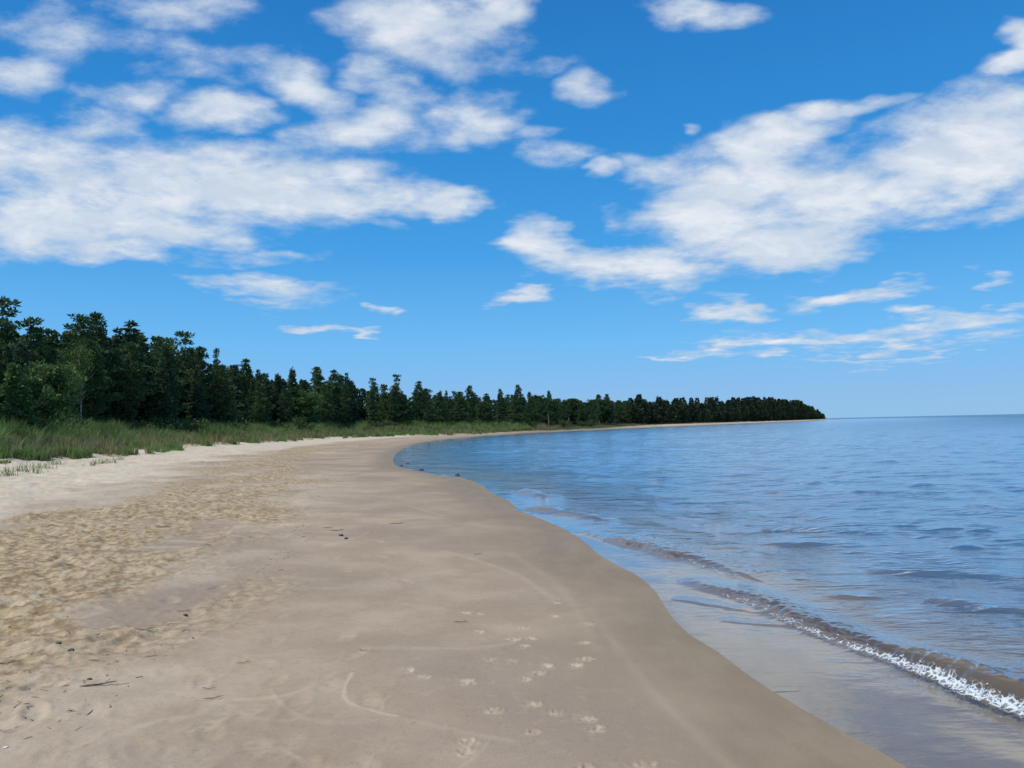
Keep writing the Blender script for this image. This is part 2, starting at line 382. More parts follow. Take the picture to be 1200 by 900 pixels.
# ------------------------------------------------------------------ water
wth = np.radians(np.concatenate([np.linspace(-30, -12, 60, endpoint=False), np.linspace(-12, 42, 760, endpoint=False), np.linspace(42, 60, 90, endpoint=False), np.linspace(60, 185, 60)]))
wrr = np.concatenate([[.5, 1, 1.5, 2, 2.5, 3], np.geomspace(3.2, 14, 520, endpoint=False), np.geomspace(14, 120, 420, endpoint=False), np.geomspace(120, 900, 160, endpoint=False), np.geomspace(900, 30000, 50)])
WX, WY, WQ = polar(wth, wrr)
ws, _ = line_dist(SHORE, WX, WY)
keep = ws < .45
qk = keep[WQ].all(1); WQ = WQ[qk]; used = np.zeros(len(WX), bool); used[WQ.ravel()] = True
remap = np.cumsum(used) - 1; WX, WY, ws, WQ = WX[used], WY[used], ws[used], remap[WQ]
wd = np.hypot(WX, WY)
bed = np.interp(np.minimum(ws, .5), *ZS)
H = np.zeros_like(WX)
amp = sstep(-.8, -5, ws) if False else sstep(.8, 6, -ws)
main = math.radians(200)
for k in range(30):
    lam = .35 * 1.16 ** k if k < 20 else random.uniform(.8, 4.5)
    ang = main + random.gauss(0, .42); kx, ky = math.cos(ang) * 2 * math.pi / lam, math.sin(ang) * 2 * math.pi / lam
    ky *= 1; ph = random.uniform(0, 6.28)
    env = sstep(.25, .75, vnoise(WX / (lam * 5) + k * 7.7, WY / (lam * 3), 200 + k))
    a = .0042 * lam ** .85 / (1 + (lam / 3.2) ** 2) * 1.0
    fade = 1 - sstep(lam * 30, lam * 70, wd)
    s_ = np.sin(kx * WX + ky * WY + ph + 1.5 * vnoise(WX / lam / 3, WY / lam / 3, 300 + k))
    H += a * env * fade * (s_ + .35 * s_ * abs(s_))
H *= .25 + .75 * amp
H *= sstep(-.05, .6, -ws) * .9 + .1
# streaks: short steeper crests on the open water
crest_n = fbm(WX * .16, WY * .42, 510, 4, .6)
H += amp * .030 * sstep(.58, .74, crest_n) * sstep(4, 9, wd) * (1 - sstep(150, 300, wd))
foam = np.zeros_like(WX)
def crest(pts, h, w_front, w_back, foam_k=0, seed=0):
    """a low breaking wave; pts run from near to far along the crest, the front (shore side) is to the left; h may vary along it"""
    L = smooth_line([gp(px, py, .03) for px, py in pts], 6)
    m = (WX > L[:, 0].min() - 1.5) & (WX < L[:, 0].max() + 1.5) & (WY > L[:, 1].min() - 1.5) & (WY < L[:, 1].max() + 1.5)
    k = np.where(m)[0]
    if not len(k): return
    d, a = line_dist(L, WX[k], WY[k]); T = np.linalg.norm(np.diff(L, axis=0), axis=1).sum()
    t = a / T; hh = np.interp(t, np.linspace(0, 1, len(h)), h)
    cs = a * 1.0
    d = d + (fbm(cs * 1.7, cs * 0 + seed, 700 + seed, 3) - .5) * .12
    hh = hh * (.6 + .8 * vnoise(cs * 1.3, cs * 0, 710 + seed))
    f = np.where(d > 0, np.exp(-(d / w_front) ** 2), np.exp(-(d / w_back) ** 2))
    endf = sstep(0, .02, t + .02) * (1 - sstep(.93, 1, t))
    H[k] += hh * f * endf
    H[k] += hh * (.34 if foam_k else (.15 if wd[k].mean() < 16 else 0)) * f * (fbm(WX[k] * 16, WY[k] * 20, 720, 2) - .5) * endf
    if foam_k:
        ff = np.exp(-((d - w_front * 1.15) / (w_front * .46)) ** 2) * np.interp(t, [0, .2, .4, .7, 1], [1, .9, .62, .45, 0]) * endf
        foam[k] = np.maximum(foam[k], foam_k * ff)
MAIN_CREST = [(1290,850),(1200,822),(1150,804),(1100,782),(1050,762),(1000,745),(950,726),(900,706),(865,692),(835,685),(790,674)]
crest(MAIN_CREST, [.115,.11,.095,.075,.055,.03,.012], .115, .25, 1.0, 1)
crest([(860,668),(820,655),(770,643),(735,634),(700,626),(680,620)], [.025,.06,.05,.02], .13, .4, .5, 2)
crest([(690,605),(662,600),(640,597),(606,594)], [.03,.075,.06,.02], .18, .5, 0, 3)
crest([(770,634),(735,622),(700,616)], [.02,.045,.02], .16, .4, 0, 4)
crest([(632,580),(622,577),(600,573)], [.06,.09,.03], .25, .5, 0, 5)
crest([(892,712),(850,706),(805,699),(785,697)], [.006,.014,.012,.006], .05, .12, 0, 6)
crest([(1010,735),(960,730),(880,726),(838,722)], [.004,.009,.008,.004], .04, .1, 0, 7)
crest([(1190,676),(1120,670),(1060,668),(1010,664)], [.03,.05,.05,.02], .14, .4, 0, 8)
crest([(1170,712),(1120,706),(1080,701)], [.03,.045,.02], .12, .35, 0, 9)
crest([(1090,620),(1030,622),(960,620),(900,618)], [.03,.04,.05,.02], .18, .5, 0, 10)
crest([(520,556),(500,552),(485,550)], [.02,.03,.02], .25, .5, 0, 11)
for x0, y0, x1, y1, k_ in [(1110,540,1010,540,.8),(972,565,934,566,1),(1038,576,988,577,1),(912,557,848,556,1),(925,578,878,576,.8),(1172,592,1124,593,1),(1082,616,1038,614,.8),(1172,622,1128,621,1),
        (1003,638,880,635,1),(1158,641,1110,638,1),(1100,568,1060,566,.6),(1160,530,1120,531,.5),(1020,524,900,526,.5),(1180,515,1040,518,.5),(880,532,800,533,.5),(790,560,745,560,.6),(830,590,770,588,.6),
        (1195,650,1120,653,.7),(960,600,905,603,.7),(880,640,820,640,.6),(1040,700,960,694,.6),(1060,596,1020,598,.7),(860,612,810,610,.6),(730,545,690,546,.5),(1195,560,1150,562,.6),(985,545,940,546,.5),(1150,548,1120,549,.5)]:
    dd = math.hypot(*gp((x0 + x1) / 2, (y0 + y1) / 2)); wf = max(.07, dd * dd / 1450 * .6)
    crest([(x0, y0), (x0 * .66 + x1 * .34, y0 * .66 + y1 * .34 - .4), (x0 * .33 + x1 * .67, y0 * .33 + y1 * .67 + .4), (x1, y1)], [.003, min(wf * .42, .06) * k_, min(wf * .40, .055) * k_, .003], wf, wf * 2.2, 0, int(x0))
depth = np.maximum(H - bed, 0); depth[ws < -25] = 3
calm = 1 - sstep(.4, 2.2, -ws + .08 * np.maximum(wd - 7, 0))
water = link('water', mesh_from('water', np.stack([WX, WY, H - .002], 1), WQ, M_water, True, dict(depth=depth, foam=foam, calm=calm, offshore=sstep(15, 130, -ws), open_water=sstep(.5, 8, -ws), silt=1 - sstep(1.2, 3.2, -ws + .05 * (wd - 6)))))
tag(water, kind='structure')

# ------------------------------------------------------------------ foam froth along the toe of the breaking wave
ico_v = []; 
import bmesh
bm_ = bmesh.new(); bmesh.ops.create_icosphere(bm_, subdivisions=1, radius=1); bm_.verts.ensure_lookup_table()
ICO_V = np.array([v.co[:] for v in bm_.verts]); ICO_F = np.array([[v.index for v in f.verts] for f in bm_.faces]); bm_.free()
k = np.where(foam > .30)[0]
pr = foam[k] ** 2 * (fbm(WX[k] * 17, WY[k] * 17, 801, 3) > .53); pr = pr / pr.sum()
ch = RNG.choice(k, 1100, p=pr)
c = np.stack([WX[ch], WY[ch], H[ch] + .006], 1) + RNG.normal(0, 1, (1100, 3)) * (.012, .012, .003)
rd = RNG.gamma(2.2, .0015, 1100).clip(.0012, .007)
V = (c[:, None] + ICO_V[None] * rd[:, None, None] * np.array([1, 1, .7])).reshape(-1, 3)
Fc = (ICO_F[None] + (np.arange(1100) * len(ICO_V))[:, None, None]).reshape(-1, 3)
fo = link('foam', mesh_from('foam', V, Fc, M_foam, True))
tag(fo, 'white bubbly foam along the front of the small breaking wave', 'foam', kind='stuff')

# ------------------------------------------------------------------ trees
def sprays(P, D, L, W, droop=0.):
    """two crossed needle sprays per point: P (n,3) base, D (n,3) direction"""
    n = len(P); D = D / (np.linalg.norm(D, axis=1)[:, None] + 1e-9)
    D = D + RNG.normal(0, .35, (n, 3)); D[:, 2] -= droop; D /= np.linalg.norm(D, axis=1)[:, None]
    A = np.cross(D, RNG.normal(0, 1, (n, 3))); A /= np.linalg.norm(A, axis=1)[:, None] + 1e-9
    l = L * RNG.uniform(.6, 1.3, n)[:, None]; w = W * RNG.uniform(.6, 1.3, n)[:, None]
    v = np.stack([P - A * w * .3, P + D * l * .6 - A * w * .55, P + D * l, P + D * l * .55 + A * w * .55], 1)
    return v.reshape(-1, 3), np.arange(n * 4).reshape(n, 4)
def make_tree(kind, h, R, base, seed, dens=1.0, spray=(.30, .13), mat=M_pine, barkm=M_bark, trunk_r=.12, limbs=True):
    """unit prototype of height h: returns (trunk mesh, crown mesh)"""
    global RNG
    RNG = np.random.default_rng(seed); rnd = random.Random(seed)
    tb = MB(); lean = RNG.normal(0, .02, 2)
    n = 9; zz = np.linspace(-.35, h * .97, n)
    wob = np.cumsum(RNG.normal(0, .03, (n, 2)), 0)
    tp = np.stack([lean[0] * zz + wob[:, 0], lean[1] * zz + wob[:, 1], zz], 1)
    tb.tube(tp, np.interp(zz, [0, h], [trunk_r, .015]), 7)
    def at(z): return np.array([np.interp(z, zz, tp[:, 0]), np.interp(z, zz, tp[:, 1]), z])
    Ps, Ds = [], []
    z = h * base
    while z < h * .985:
        u = (z - h * base) / (h * (1 - base))
        if kind == 'spruce': Lr = R * (1 - u) ** 1.0 * (.85 + .3 * rnd.random()) + .06; nb = 8; step = .40; elev = -.12 + .5 * u
        elif kind == 'pine': Lr = R * (min(1, .55 + 1.6 * u) * (1 - u) ** .82 + .04); nb = 5; step = .50; elev = .12 + .6 * u
        elif kind == 'opine': Lr = R * (.55 + .45 * math.sin(u * 7)) * (1 - u ** 3) + .2; nb = 4; step = .55; elev = .05 + .5 * u
        else: Lr = R * math.sin(min(1, .12 + u * .92) * math.pi) ** .6 + .15; nb = 6; step = .38; elev = .6
        a0 = rnd.uniform(0, 6.28)
        for b in range(nb):
            if rnd.random() < .08: continue
            a = a0 + b * 6.283 / nb + rnd.gauss(0, .3); Lb = Lr * rnd.uniform(.5, 1.3)
            el = elev + rnd.gauss(0, .13); dr = np.array([math.cos(a) * math.cos(el), math.sin(a) * math.cos(el), math.sin(el)])
            o = at(z + rnd.uniform(-.12, .12)); m = 5; t = np.linspace(0, 1, m)
            pts = o + dr * (t * Lb)[:, None]
            bend = (-.22 if kind == 'spruce' else .14) * Lb
            pts[:, 2] += bend * t ** 2 * (1 if kind != 'spruce' else 1) + (.10 * Lb * t ** 4 if kind == 'spruce' else 0)
            if limbs and Lb > .4: tb.tube(pts, np.linspace(.012 + .012 * Lb, .005, m), 4)
            if kind == 'spruce':
                k = int(46 * dens * Lb + 8); tt = rnd.uniform(.1, .2) + (1 - .15) * RNG.random(k) ** .75
                tt = np.clip(tt, 0, 1); c = np.stack([np.interp(tt, t, pts[:, i]) for i in range(3)], 1)
                side = np.cross(dr, (0, 0, 1)); side /= np.linalg.norm(side)
                off = RNG.uniform(-1, 1, k) * (.34 * Lb * (1.15 - tt) + .08)
                Ps.append(c + side * off[:, None] + RNG.normal(0, .04, (k, 3)) - np.array([0, 0, 1]) * (abs(off) * .25)[:, None])
                Ds.append(dr + side * np.sign(off)[:, None] * .8)
            else:
                nc = max(1, int(Lb * (2.6 if kind != 'broad' else 3.2)))
                for q in range(nc):
                    tc = rnd.uniform(.35, 1.0) if q else 1.0
                    c = np.array([np.interp(tc, t, pts[:, i]) for i in range(3)]) + RNG.normal(0, .09 * Lb, 3) * (1, 1, .5)
                    k = int(30 * dens); rad_ = rnd.uniform(.20, .42) * (1 if kind != 'broad' else 1.15); flat_ = .32 if kind != 'broad' else .7
                    e = RNG.normal(0, 1, (k, 3)); e /= np.linalg.norm(e, axis=1)[:, None]
                    Ps.append(c + e * (rad_ * RNG.random(k) ** .5)[:, None] * np.array([1.15, 1.15, flat_]))
                    Ds.append(e + dr * .5 + np.array([0, 0, .4]))
        z += step * rnd.uniform(.8, 1.2) * (1 if h > 5 else .6)
    k = int(22 * dens); tz = h * (.90 + .10 * RNG.random(k))
    Ps.append(np.stack([at(q) for q in tz])); e = RNG.normal(0, 1, (k, 3)); e[:, 2] = abs(e[:, 2]) + .6; Ds.append(e)
    P = np.concatenate(Ps); D = np.concatenate(Ds)
    V, Fq = sprays(P, D, spray[0], spray[1], .25 if kind == 'spruce' else 0)
    return tb.mesh('trunk', barkm), mesh_from('crown', V, Fq, mat)
PROTO = {
    'pine': [make_tree('pine', 9, 2.1, b, 100 + i, 1.1) for i, b in enumerate((.10, .14, .2, .12))],
    'spruce': [make_tree('spruce', 9, 1.9, .04, 120 + i, 1.0, (.30, .11), M_spruce) for i in range(3)],
    'opine': [make_tree('opine', 9, 1.6, b, 130 + i, 1.1) for i, b in enumerate((.35, .28))],
    'tall': [make_tree('pine', 10, 1.5, .48, 140 + i, .8, (.4, .18), M_pine, M_deadwood, .14) for i in range(3)],
    'young': [make_tree('spruce', 5, 1.5, .02, 150 + i, .9, (.26, .10), M_young) for i in range(2)] + [make_tree('broad', 5, 1.7, .08, 155, 1.0, (.2, .12), M_young)],
    'birch': [make_tree('broad', 6.5, 1.1, .42, 160 + i, .55, (.16, .12), M_leaf, M_birch, .075) for i in range(2)],
    'broad': [make_tree('broad', 8, 2.4, .12, 170 + i, .8, (.34, .24), M_pine) for i in range(2)],
}
PH = dict(pine=9, spruce=9, opine=9, tall=10, young=5, birch=6.5, broad=8)
TNAME = dict(pine='pine_tree', spruce='spruce_tree', opine='pine_tree', tall='pine_tree', young='young_conifer', birch='birch_tree', broad='leafy_tree')
RNG = np.random.default_rng(11)
_cnt = 0
def place_tree(kind, x, y, z, h, label, group=None, wide=1.0, cat='tree', variant=None, crown_base=None):
    global _cnt; _cnt += 1
    tm, cm = PROTO[kind][(variant if variant is not None else random.randrange(99)) % len(PROTO[kind])]
    e = bpy.data.objects.new(TNAME[kind], None); COL.objects.link(e); e.empty_display_size = .3
    k = h / PH[kind]; e.location = (x, y, z); e.rotation_euler = (random.gauss(0, .015), random.gauss(0, .015), random.uniform(0, 6.28))
    e.scale = (k * wide, k * wide, k)
    tag(e, label, cat, group)
    link('trunk', tm, e); link('crown', cm, e)
    return e
SKY = [(-250,300),(-120,335),(0,372),(40,382),(100,380),(157,386),(213,400),(255,421),(290,430),(340,436),(400,440),(440,448),(500,455),(560,460),(610,462),(660,467),(720,468),(790,470),(870,470),(920,472),(945,476),(955,479),(962,484),(969,489)]
def skyline(px): return float(np.interp(px, [a for a, b in SKY], [b for a, b in SKY]))
def top_z(x, y, py_top):
    """height at (x, y) seen at image row py_top"""
    lo, hi = 0, 40
    for _ in range(30):
        m = (lo + hi) / 2
        if to_px(x, y, m)[1] > py_top: lo = m
        else: hi = m
    return lo
def on_line(L, px):
    """where the sight line through this pixel column meets the line L (nearest crossing in front)"""
    d = ray(px, 500); best = None
    for (ax, ay), (bx, by) in zip(L[:-1], L[1:]):
        ca = ax * d.y - ay * d.x; cb = bx * d.y - by * d.x
        if ca * cb <= 0 and abs(ca - cb) > 1e-9:
            t = ca / (ca - cb); x, y = ax + (bx - ax) * t, ay + (by - ay) * t
            if y > 5 and (best is None or y < best[1]): best = (x, y)
    return best
heroes = [  # photo column, row of the top, kind, offset behind the grass edge, width, label
 (2,352,'opine',11,1.15,'tall dark pine cut by the left edge of the photo, highest of all the treetops'),
 (37,374,'opine',12,1.25,'open-topped pine with upswept tufts, second tall top from the left edge'),
 (88,370,'opine',11,1.2,'pine with ragged horizontal limbs reaching left, just left of its tall twin'),
 (107,368,'pine',12,.85,'tall dark pine with a narrow rounded top beside the ragged-limbed pine'),
 (94,408,'birch',8,.9,'slender birch with a pale trunk and light leaves in front of the dark pines'),
 (157,377,'spruce',10,1.35,'broad cone-shaped dark conifer with one sharp central tip'),
 (213,391,'opine',11,1.1,'dark pine with a loose tufted top, right of the broad cone-shaped conifer'),
 (190,404,'pine',10,1.0,'full dark pine filling the dip between the cone-shaped conifer and the tufted pine'),
 (236,408,'pine',10,.95,'dense pine sloping down right of the loose tufted pine'),
 (256,409,'opine',14,.5,'thin wispy treetop poking above the wood where the skyline steps down'),
 (288,421,'pine',11,.8,'round-headed small-topped pine right of the thin wispy treetop'),
 (342,430,'spruce',10,1.0,'pointed dark conifer rising before the grass narrows'),
 (370,431,'pine',12,1.0,'wide pine with a flat double top in the middle of the left wood'),
 (393,434,'pine',12,.9,'pine with a rounded top sharing the flat double top'),
 (406,437,'spruce',12,.75,'slim pointed conifer at the right end of the flat-topped group'),
 (437,444,'opine',12,.8,'small bushy-topped pine above the point where the beach narrows'),
 (466,440,'opine',13,.9,'taller pine above the bend of the bay with an airy mushroom top'),
 (490,447,'pine',11,.9,'dark rounded pine above the innermost curve of the waterline'),
 (551,452,'tall',12,.9,'tall pine with a square dark head standing clear above its neighbours'),
 (588,456,'tall',12,.7,'slim pine with a small cross-shaped top right of the square-headed pine'),
 (610,451,'tall',11,.8,'tallest narrow pine over the start of the far shore, with a blunt head'),
 (622,459,'tall',13,.7,'thin pine close against the right of the blunt-headed pine'),
 (646,458,'tall',12,.7,'lone thin pine top two crowns right of the blunt-headed pine'),
 (703,462,'tall',11,1.0,'left pine of the twin dark heads before the low even wood'),
 (711,462,'tall',12,1.0,'right pine of the twin dark heads before the low even wood'),
 (22,428,'young',6,1.15,'pale green young conifer at the left edge, in front of the tall pines'),
 (58,432,'young',6,1.1,'bushy young conifer left of the pale birch trunk'),
]
tree_xy = []
for px, py, kind, off, wide, lab in heroes:
    p = on_line(offset_line(GRASS, off), px)
    zg = float(land_z(*p)[0][0]); h = top_z(*p, py) - zg
    if kind in ('young', 'birch'): pass
    place_tree(kind, p[0], p[1], zg - .05, h, lab, None, wide)
    tree_xy.append(p)
ntree = len(heroes)
# fillers: three rows along the wood edge; the farther the row, the less of it shows
def seg(px):
    if px < 300: return 'near'
    if px < 560: return 'mid'
    return 'far'
FL = {
 ('near','pine'): 'lower dark pine packed among the taller pines in the left part of the wood',
 ('near','spruce'): 'lower pointed spruce packed among the taller pines in the left part of the wood',
 ('near','opine'): 'loose-crowned pine packed among others in the left part of the wood',
 ('near','young'): 'small light green conifer at the wood edge behind the tall grass',
 ('near','birch'): 'thin pale-stemmed birch half hidden at the left wood edge',
 ('mid','pine'): 'rounded dark pine in the unbroken middle stretch of the wood',
 ('mid','spruce'): 'pointed dark spruce in the unbroken middle stretch of the wood',
 ('mid','opine'): 'loose-topped pine in the unbroken middle stretch of the wood',
 ('mid','young'): 'small conifer at the foot of the middle stretch of the wood',
 ('mid','birch'): 'thin birch at the foot of the middle stretch of the wood',
 ('far','pine'): 'small distant pine above the narrow far beach',
 ('far','spruce'): 'small distant pointed spruce above the narrow far beach',
 ('far','tall'): 'small distant bare-stemmed pine above the narrow far beach',
 ('far','broad'): 'small distant round-crowned tree above the narrow far beach',
}
def march(L, step_fn, fn):
    """walk along line L calling fn(x, y) every step_fn(x, y) metres"""
    i = 0; p = L[0]; need = 0
    for a, b in zip(L[:-1], L[1:]):
        l = np.linalg.norm(b - a); t = need
        while t < l:
            q = a + (b - a) * t / l; fn(q[0], q[1]); t += step_fn(q[0], q[1])
        need = t - l
rows = [(8.5, 3.1, 10, 42, 'front'), (12.5, 2.9, 3, 22, 'back'), (17, 3.6, 2, 12, 'rear')]
for off, step, lo, hi, rname in rows:
    L = offset_line(GRASS, off)
    def fn(x, y, off=off, lo=lo, hi=hi, rname=rname):
        global ntree
        if y < 24 or y > 320: return
        x += random.gauss(0, .8); y += random.gauss(0, .8)
        px = to_px(x, y, 1)[0]
        if px < -130 or px > 770: return
        d = math.hypot(x, y)
        if rname == 'rear' and (px < -20): return
        if min((math.hypot(x - a, y - b) for a, b in tree_xy[:len(heroes)]), default=9) < 1.3: return
        if ntree >= 300: return
        sk = skyline(px); k = 55 / max(d, 40)
        py = sk + (random.uniform(lo, hi) if random.random() < .7 else random.uniform(0, 6)) * k + (0 if px < 560 else 1)
        sg = seg(px)
        if sg == 'far': kind = random.choice(['tall', 'pine', 'broad', 'spruce', 'pine', 'tall'])
        elif rname == 'front': kind = random.choice(['pine', 'spruce', 'spruce', 'spruce', 'young', 'opine'] if sg == 'near' else ['pine', 'spruce', 'pine', 'young', 'spruce'])
        else: kind = random.choice(['pine', 'spruce', 'opine', 'spruce'])
        zg = float(land_z(x, y)[0][0]); h = top_z(x, y, py) - zg
        if kind == 'young': h *= random.uniform(.45, .7)
        if h < 1.5: return
        if kind != 'young': h = max(h, 5)
        place_tree(kind, x, y, zg - .05, h, FL[(sg, kind)], {'near': 'trees packed in the left part of the wood', 'mid': 'trees of the middle stretch of the wood', 'far': 'distant trees above the narrow far beach'}[sg],
                   random.uniform(.85, 1.2) * (1.0 if kind != 'young' else 1.15))
        tree_xy.append((x, y)); ntree += 1
    march(L, lambda x, y, s=step: s * (1 if math.hypot(x, y) < 120 else 1.25), fn)
print('TREES', ntree)

# the low, even wood of the far headland and the dark depth of the wood behind the front rows: one mass each
def wood_mass(name, spots, label, dens, spray, mats):
    Vs, Fs, n = [], [], 0; Vt = MB()
    for (x, y, z, h, R) in spots:
        k = int(dens * R * h)
        u = RNG.random(k) ** .8; a = RNG.uniform(0, 6.283, k)
        prof = (np.minimum(1, .5 + 1.5 * u) * (1 - u) ** .6 + .06)
        cl = .72 + .5 * vnoise(a * 1.3 + x, u * 5 + y, 31); r = R * prof * cl * RNG.random(k) ** .3
        P = np.stack([x + r * np.cos(a), y + r * np.sin(a), z + h * (.0 + 1.0 * u)], 1)
        D = np.stack([np.cos(a), np.sin(a), RNG.uniform(-.2, .9, k)], 1)
        V, Fq = sprays(P, D, *spray); Vs.append(V); Fs.append(Fq + n); n += len(V)
    o = link(name, mesh_from(name, np.concatenate(Vs), np.concatenate(Fs), mats)); tag(o, label, 'wood', kind='stuff'); return o
spots = []
for off, step, hs in ((7, 3.6, .93), (12, 4.2, 1.0), (19, 5, 1.03)):
    L = offset_line(GRASS, off)
    def fn(x, y):
        px = to_px(x, y, 1)[0]
        if y < 180 or y > 940 or px < 742 or px > 969: return
        x += random.gauss(0, 1); y += random.gauss(0, 1); px = to_px(x, y, 1)[0]
        py = skyline(px) + random.choice([random.uniform(-6, -2), random.uniform(0, 8), random.uniform(1, 9), random.uniform(1, 9)]) * (1 if px < 940 else .35)
        z = float(land_z(x, y)[0][0]); h = (top_z(x, y, py) - z) * hs
        if h > 2: spots.append((x, y, z - .3, min(h, 19), random.uniform(1.5, 3.2)))
    march(L, lambda x, y, s=step: s, fn)
print('far wood', len(spots))
wood_mass('wood', spots, 'low even dark wood on the far headland, running out to its point', 26, (.9, .55), leaf_material('far_needles', (.034, .056, .026), (.034, .056, .026), .2, .22))
spots = []
for off, step, low in ((16, 2.2, 1), (21, 3.4, 0), (26, 4, 0)):
    def fn(x, y, low=low):
        px = to_px(x, y, 1)[0]
        if y < 24 or px < -200 or px > 745 or y > 400: return
        py = skyline(px) + (14 + 45 * low) * 55 / max(55, math.hypot(x, y)) + random.uniform(0, 8)
        z = float(land_z(x, y)[0][0]); h = top_z(x, y, py) - z
        spots.append((x + random.gauss(0, 1), y + random.gauss(0, 1), z - .4, max(h, 2.5), random.uniform(2, 2.9)))
    march(offset_line(GRASS, off), lambda x, y, s=step: s, fn)
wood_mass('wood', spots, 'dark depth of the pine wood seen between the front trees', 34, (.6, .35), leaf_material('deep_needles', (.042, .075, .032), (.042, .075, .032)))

# ------------------------------------------------------------------ shrubs along the wood edge
def make_shrub(seed, mat):
    rnd = random.Random(seed); g = np.random.default_rng(seed); st = MB(); Ps, Ds = [], []
    for i in range(16):
        a = rnd.uniform(0, 6.28); el = rnd.uniform(.7, 1.45); L = rnd.uniform(.7, 1.15)
        t = np.linspace(0, 1, 5); d = np.array([math.cos(a) * math.cos(el), math.sin(a) * math.cos(el), math.sin(el)])
        pts = d * (t * L)[:, None]; pts[:, 2] -= .08 * t ** 2
        pts = pts + np.array([math.cos(a) * .08, math.sin(a) * .08, -.05]); st.tube(pts, np.linspace(.012, .004, 5), 4)
        k = 42; tt = g.uniform(.25, 1, k); c = np.stack([np.interp(tt, t, pts[:, q]) for q in range(3)], 1)
        Ps.append(c + g.normal(0, .08, (k, 3))); Ds.append(g.normal(0, 1, (k, 3)) + d)
    V, Fq = sprays(np.concatenate(Ps), np.concatenate(Ds), .13, .07)
    return st.mesh('stem', M_bark), mesh_from('foliage', V, Fq, mat)
SHR = [make_shrub(300 + i, M_shrub) for i in range(3)]
def fn(x, y):
    global RNG
    px = to_px(x, y, 1)[0]
    if y < 25 or px < -90 or px > 690: return
    x += random.gauss(0, 1.1); y += random.gauss(0, 1.1); z = float(land_z(x, y)[0][0])
    st, fo_ = random.choice(SHR); e = bpy.data.objects.new('shrub', None); COL.objects.link(e); e.empty_display_size = .2
    k = random.uniform(1.1, 2.1); e.location = (x, y, z); e.scale = (k * 1.25, k * 1.25, k); e.rotation_euler.z = random.uniform(0, 6.28)
    tag(e, {'near': 'leafy green shrub between the tall grass and the left trees', 'mid': 'small shrub at the foot of the middle stretch of wood', 'far': 'tiny low shrub at the foot of the distant trees'}[seg(px)],
        'shrub', 'shrubs along the edge of the wood')
    link('stem', st, e); link('foliage', fo_, e)
march(offset_line(GRASS, 6.3), lambda x, y: 3.1 * max(1, math.hypot(x, y) / 80), fn)

# ------------------------------------------------------------------ grass on the dune edge
def blades(n, P, h, w, bend, name, mat, label, cat='grass', kind='stuff'):
    a = RNG.uniform(0, 6.283, n); lean = RNG.uniform(.05, bend, n); yaw = RNG.uniform(0, 6.283, n)
    d = np.stack([np.cos(a), np.sin(a)], 1); sd = np.stack([-np.sin(yaw), np.cos(yaw)], 1)
    v = np.zeros((n, 5, 3))
    for i, (t, wk) in enumerate(((0, 1), (0, 1), (.55, .8), (.55, .8), (1, 0))):
        sgn = -1 if i % 2 == 0 else 1
        hh = h * t; off = d * (lean * h * t ** 2)[:, None]
        v[:, i, 0] = P[:, 0] + off[:, 0] + (sgn * sd[:, 0] * w * wk * .5 if i < 4 else 0)
        v[:, i, 1] = P[:, 1] + off[:, 1] + (sgn * sd[:, 1] * w * wk * .5 if i < 4 else 0)
        v[:, i, 2] = P[:, 2] - .02 + hh * (1 - .15 * lean * t)
    b = np.arange(n) * 5
    T = np.concatenate([np.stack([b, b + 1, b + 3], 1), np.stack([b, b + 3, b + 2], 1), np.stack([b + 2, b + 3, b + 4], 1)])
    o = link(name, mesh_from(name, v.reshape(-1, 3), T, mat)); 
    if kind: tag(o, label, cat, kind=kind)
    return o
def grass_points(n, lo, hi, ymin, ymax, clump=.42, seed=0):
    seglen = np.linalg.norm(np.diff(GRASS, axis=0), axis=1); cum = np.concatenate([[0], np.cumsum(seglen)])
    ok = [i for i in range(len(GRASS) - 1) if ymin < GRASS[i][1] < ymax and -40 < GRASS[i][0] < 120]
    w = np.array([seglen[i] / max(30, np.hypot(*GRASS[i])) ** 1.25 for i in ok]); w /= w.sum()
    seg_ = RNG.choice(ok, n, p=w); t = RNG.random(n); off = RNG.uniform(lo, hi, n)
    A = GRASS[seg_]; B = GRASS[seg_ + 1]; d = (B - A) / np.linalg.norm(B - A, axis=1)[:, None]
    P = A + (B - A) * t[:, None] + off[:, None] * np.stack([-d[:, 1], d[:, 0]], 1)
    cn = fbm(P[:, 0] * .8, P[:, 1] * .8, 61 + seed, 3)
    z, s, g = land_z(P[:, 0], P[:, 1])
    m = ((g > -.2) | ((g > -1.7) & (cn > .60))) & (cn > clump - .12 * sstep(0, 3, g)) & (s > 3)
    return np.concatenate([P, z[:, None]], 1)[m], g[m]
P, g = grass_points(330000, -2, 11, 18, 158, .46)
d = np.hypot(P[:, 0], P[:, 1])
hh = (.45 + .55 * sstep(0, 4, g)) * RNG.uniform(.55, 1.15, len(P)) * (.35 + 1.25 * sstep(.25, .75, fbm(P[:, 0] * .55, P[:, 1] * .55, 63, 3)))
blades(len(P), P, hh * 1.0, .018 + .00032 * d, .75, 'grass', M_grass, 'tall green beach grass along the foot of the wood')
P, g = grass_points(50000, -2, 10, 18, 170, .45, 3)
d = np.hypot(P[:, 0], P[:, 1])
blades(len(P), P, RNG.uniform(.4, 1.1, len(P)), .014 + .00026 * d, .6, 'grass', M_drygrass, 'straw-coloured dry stalks standing among the green beach grass')
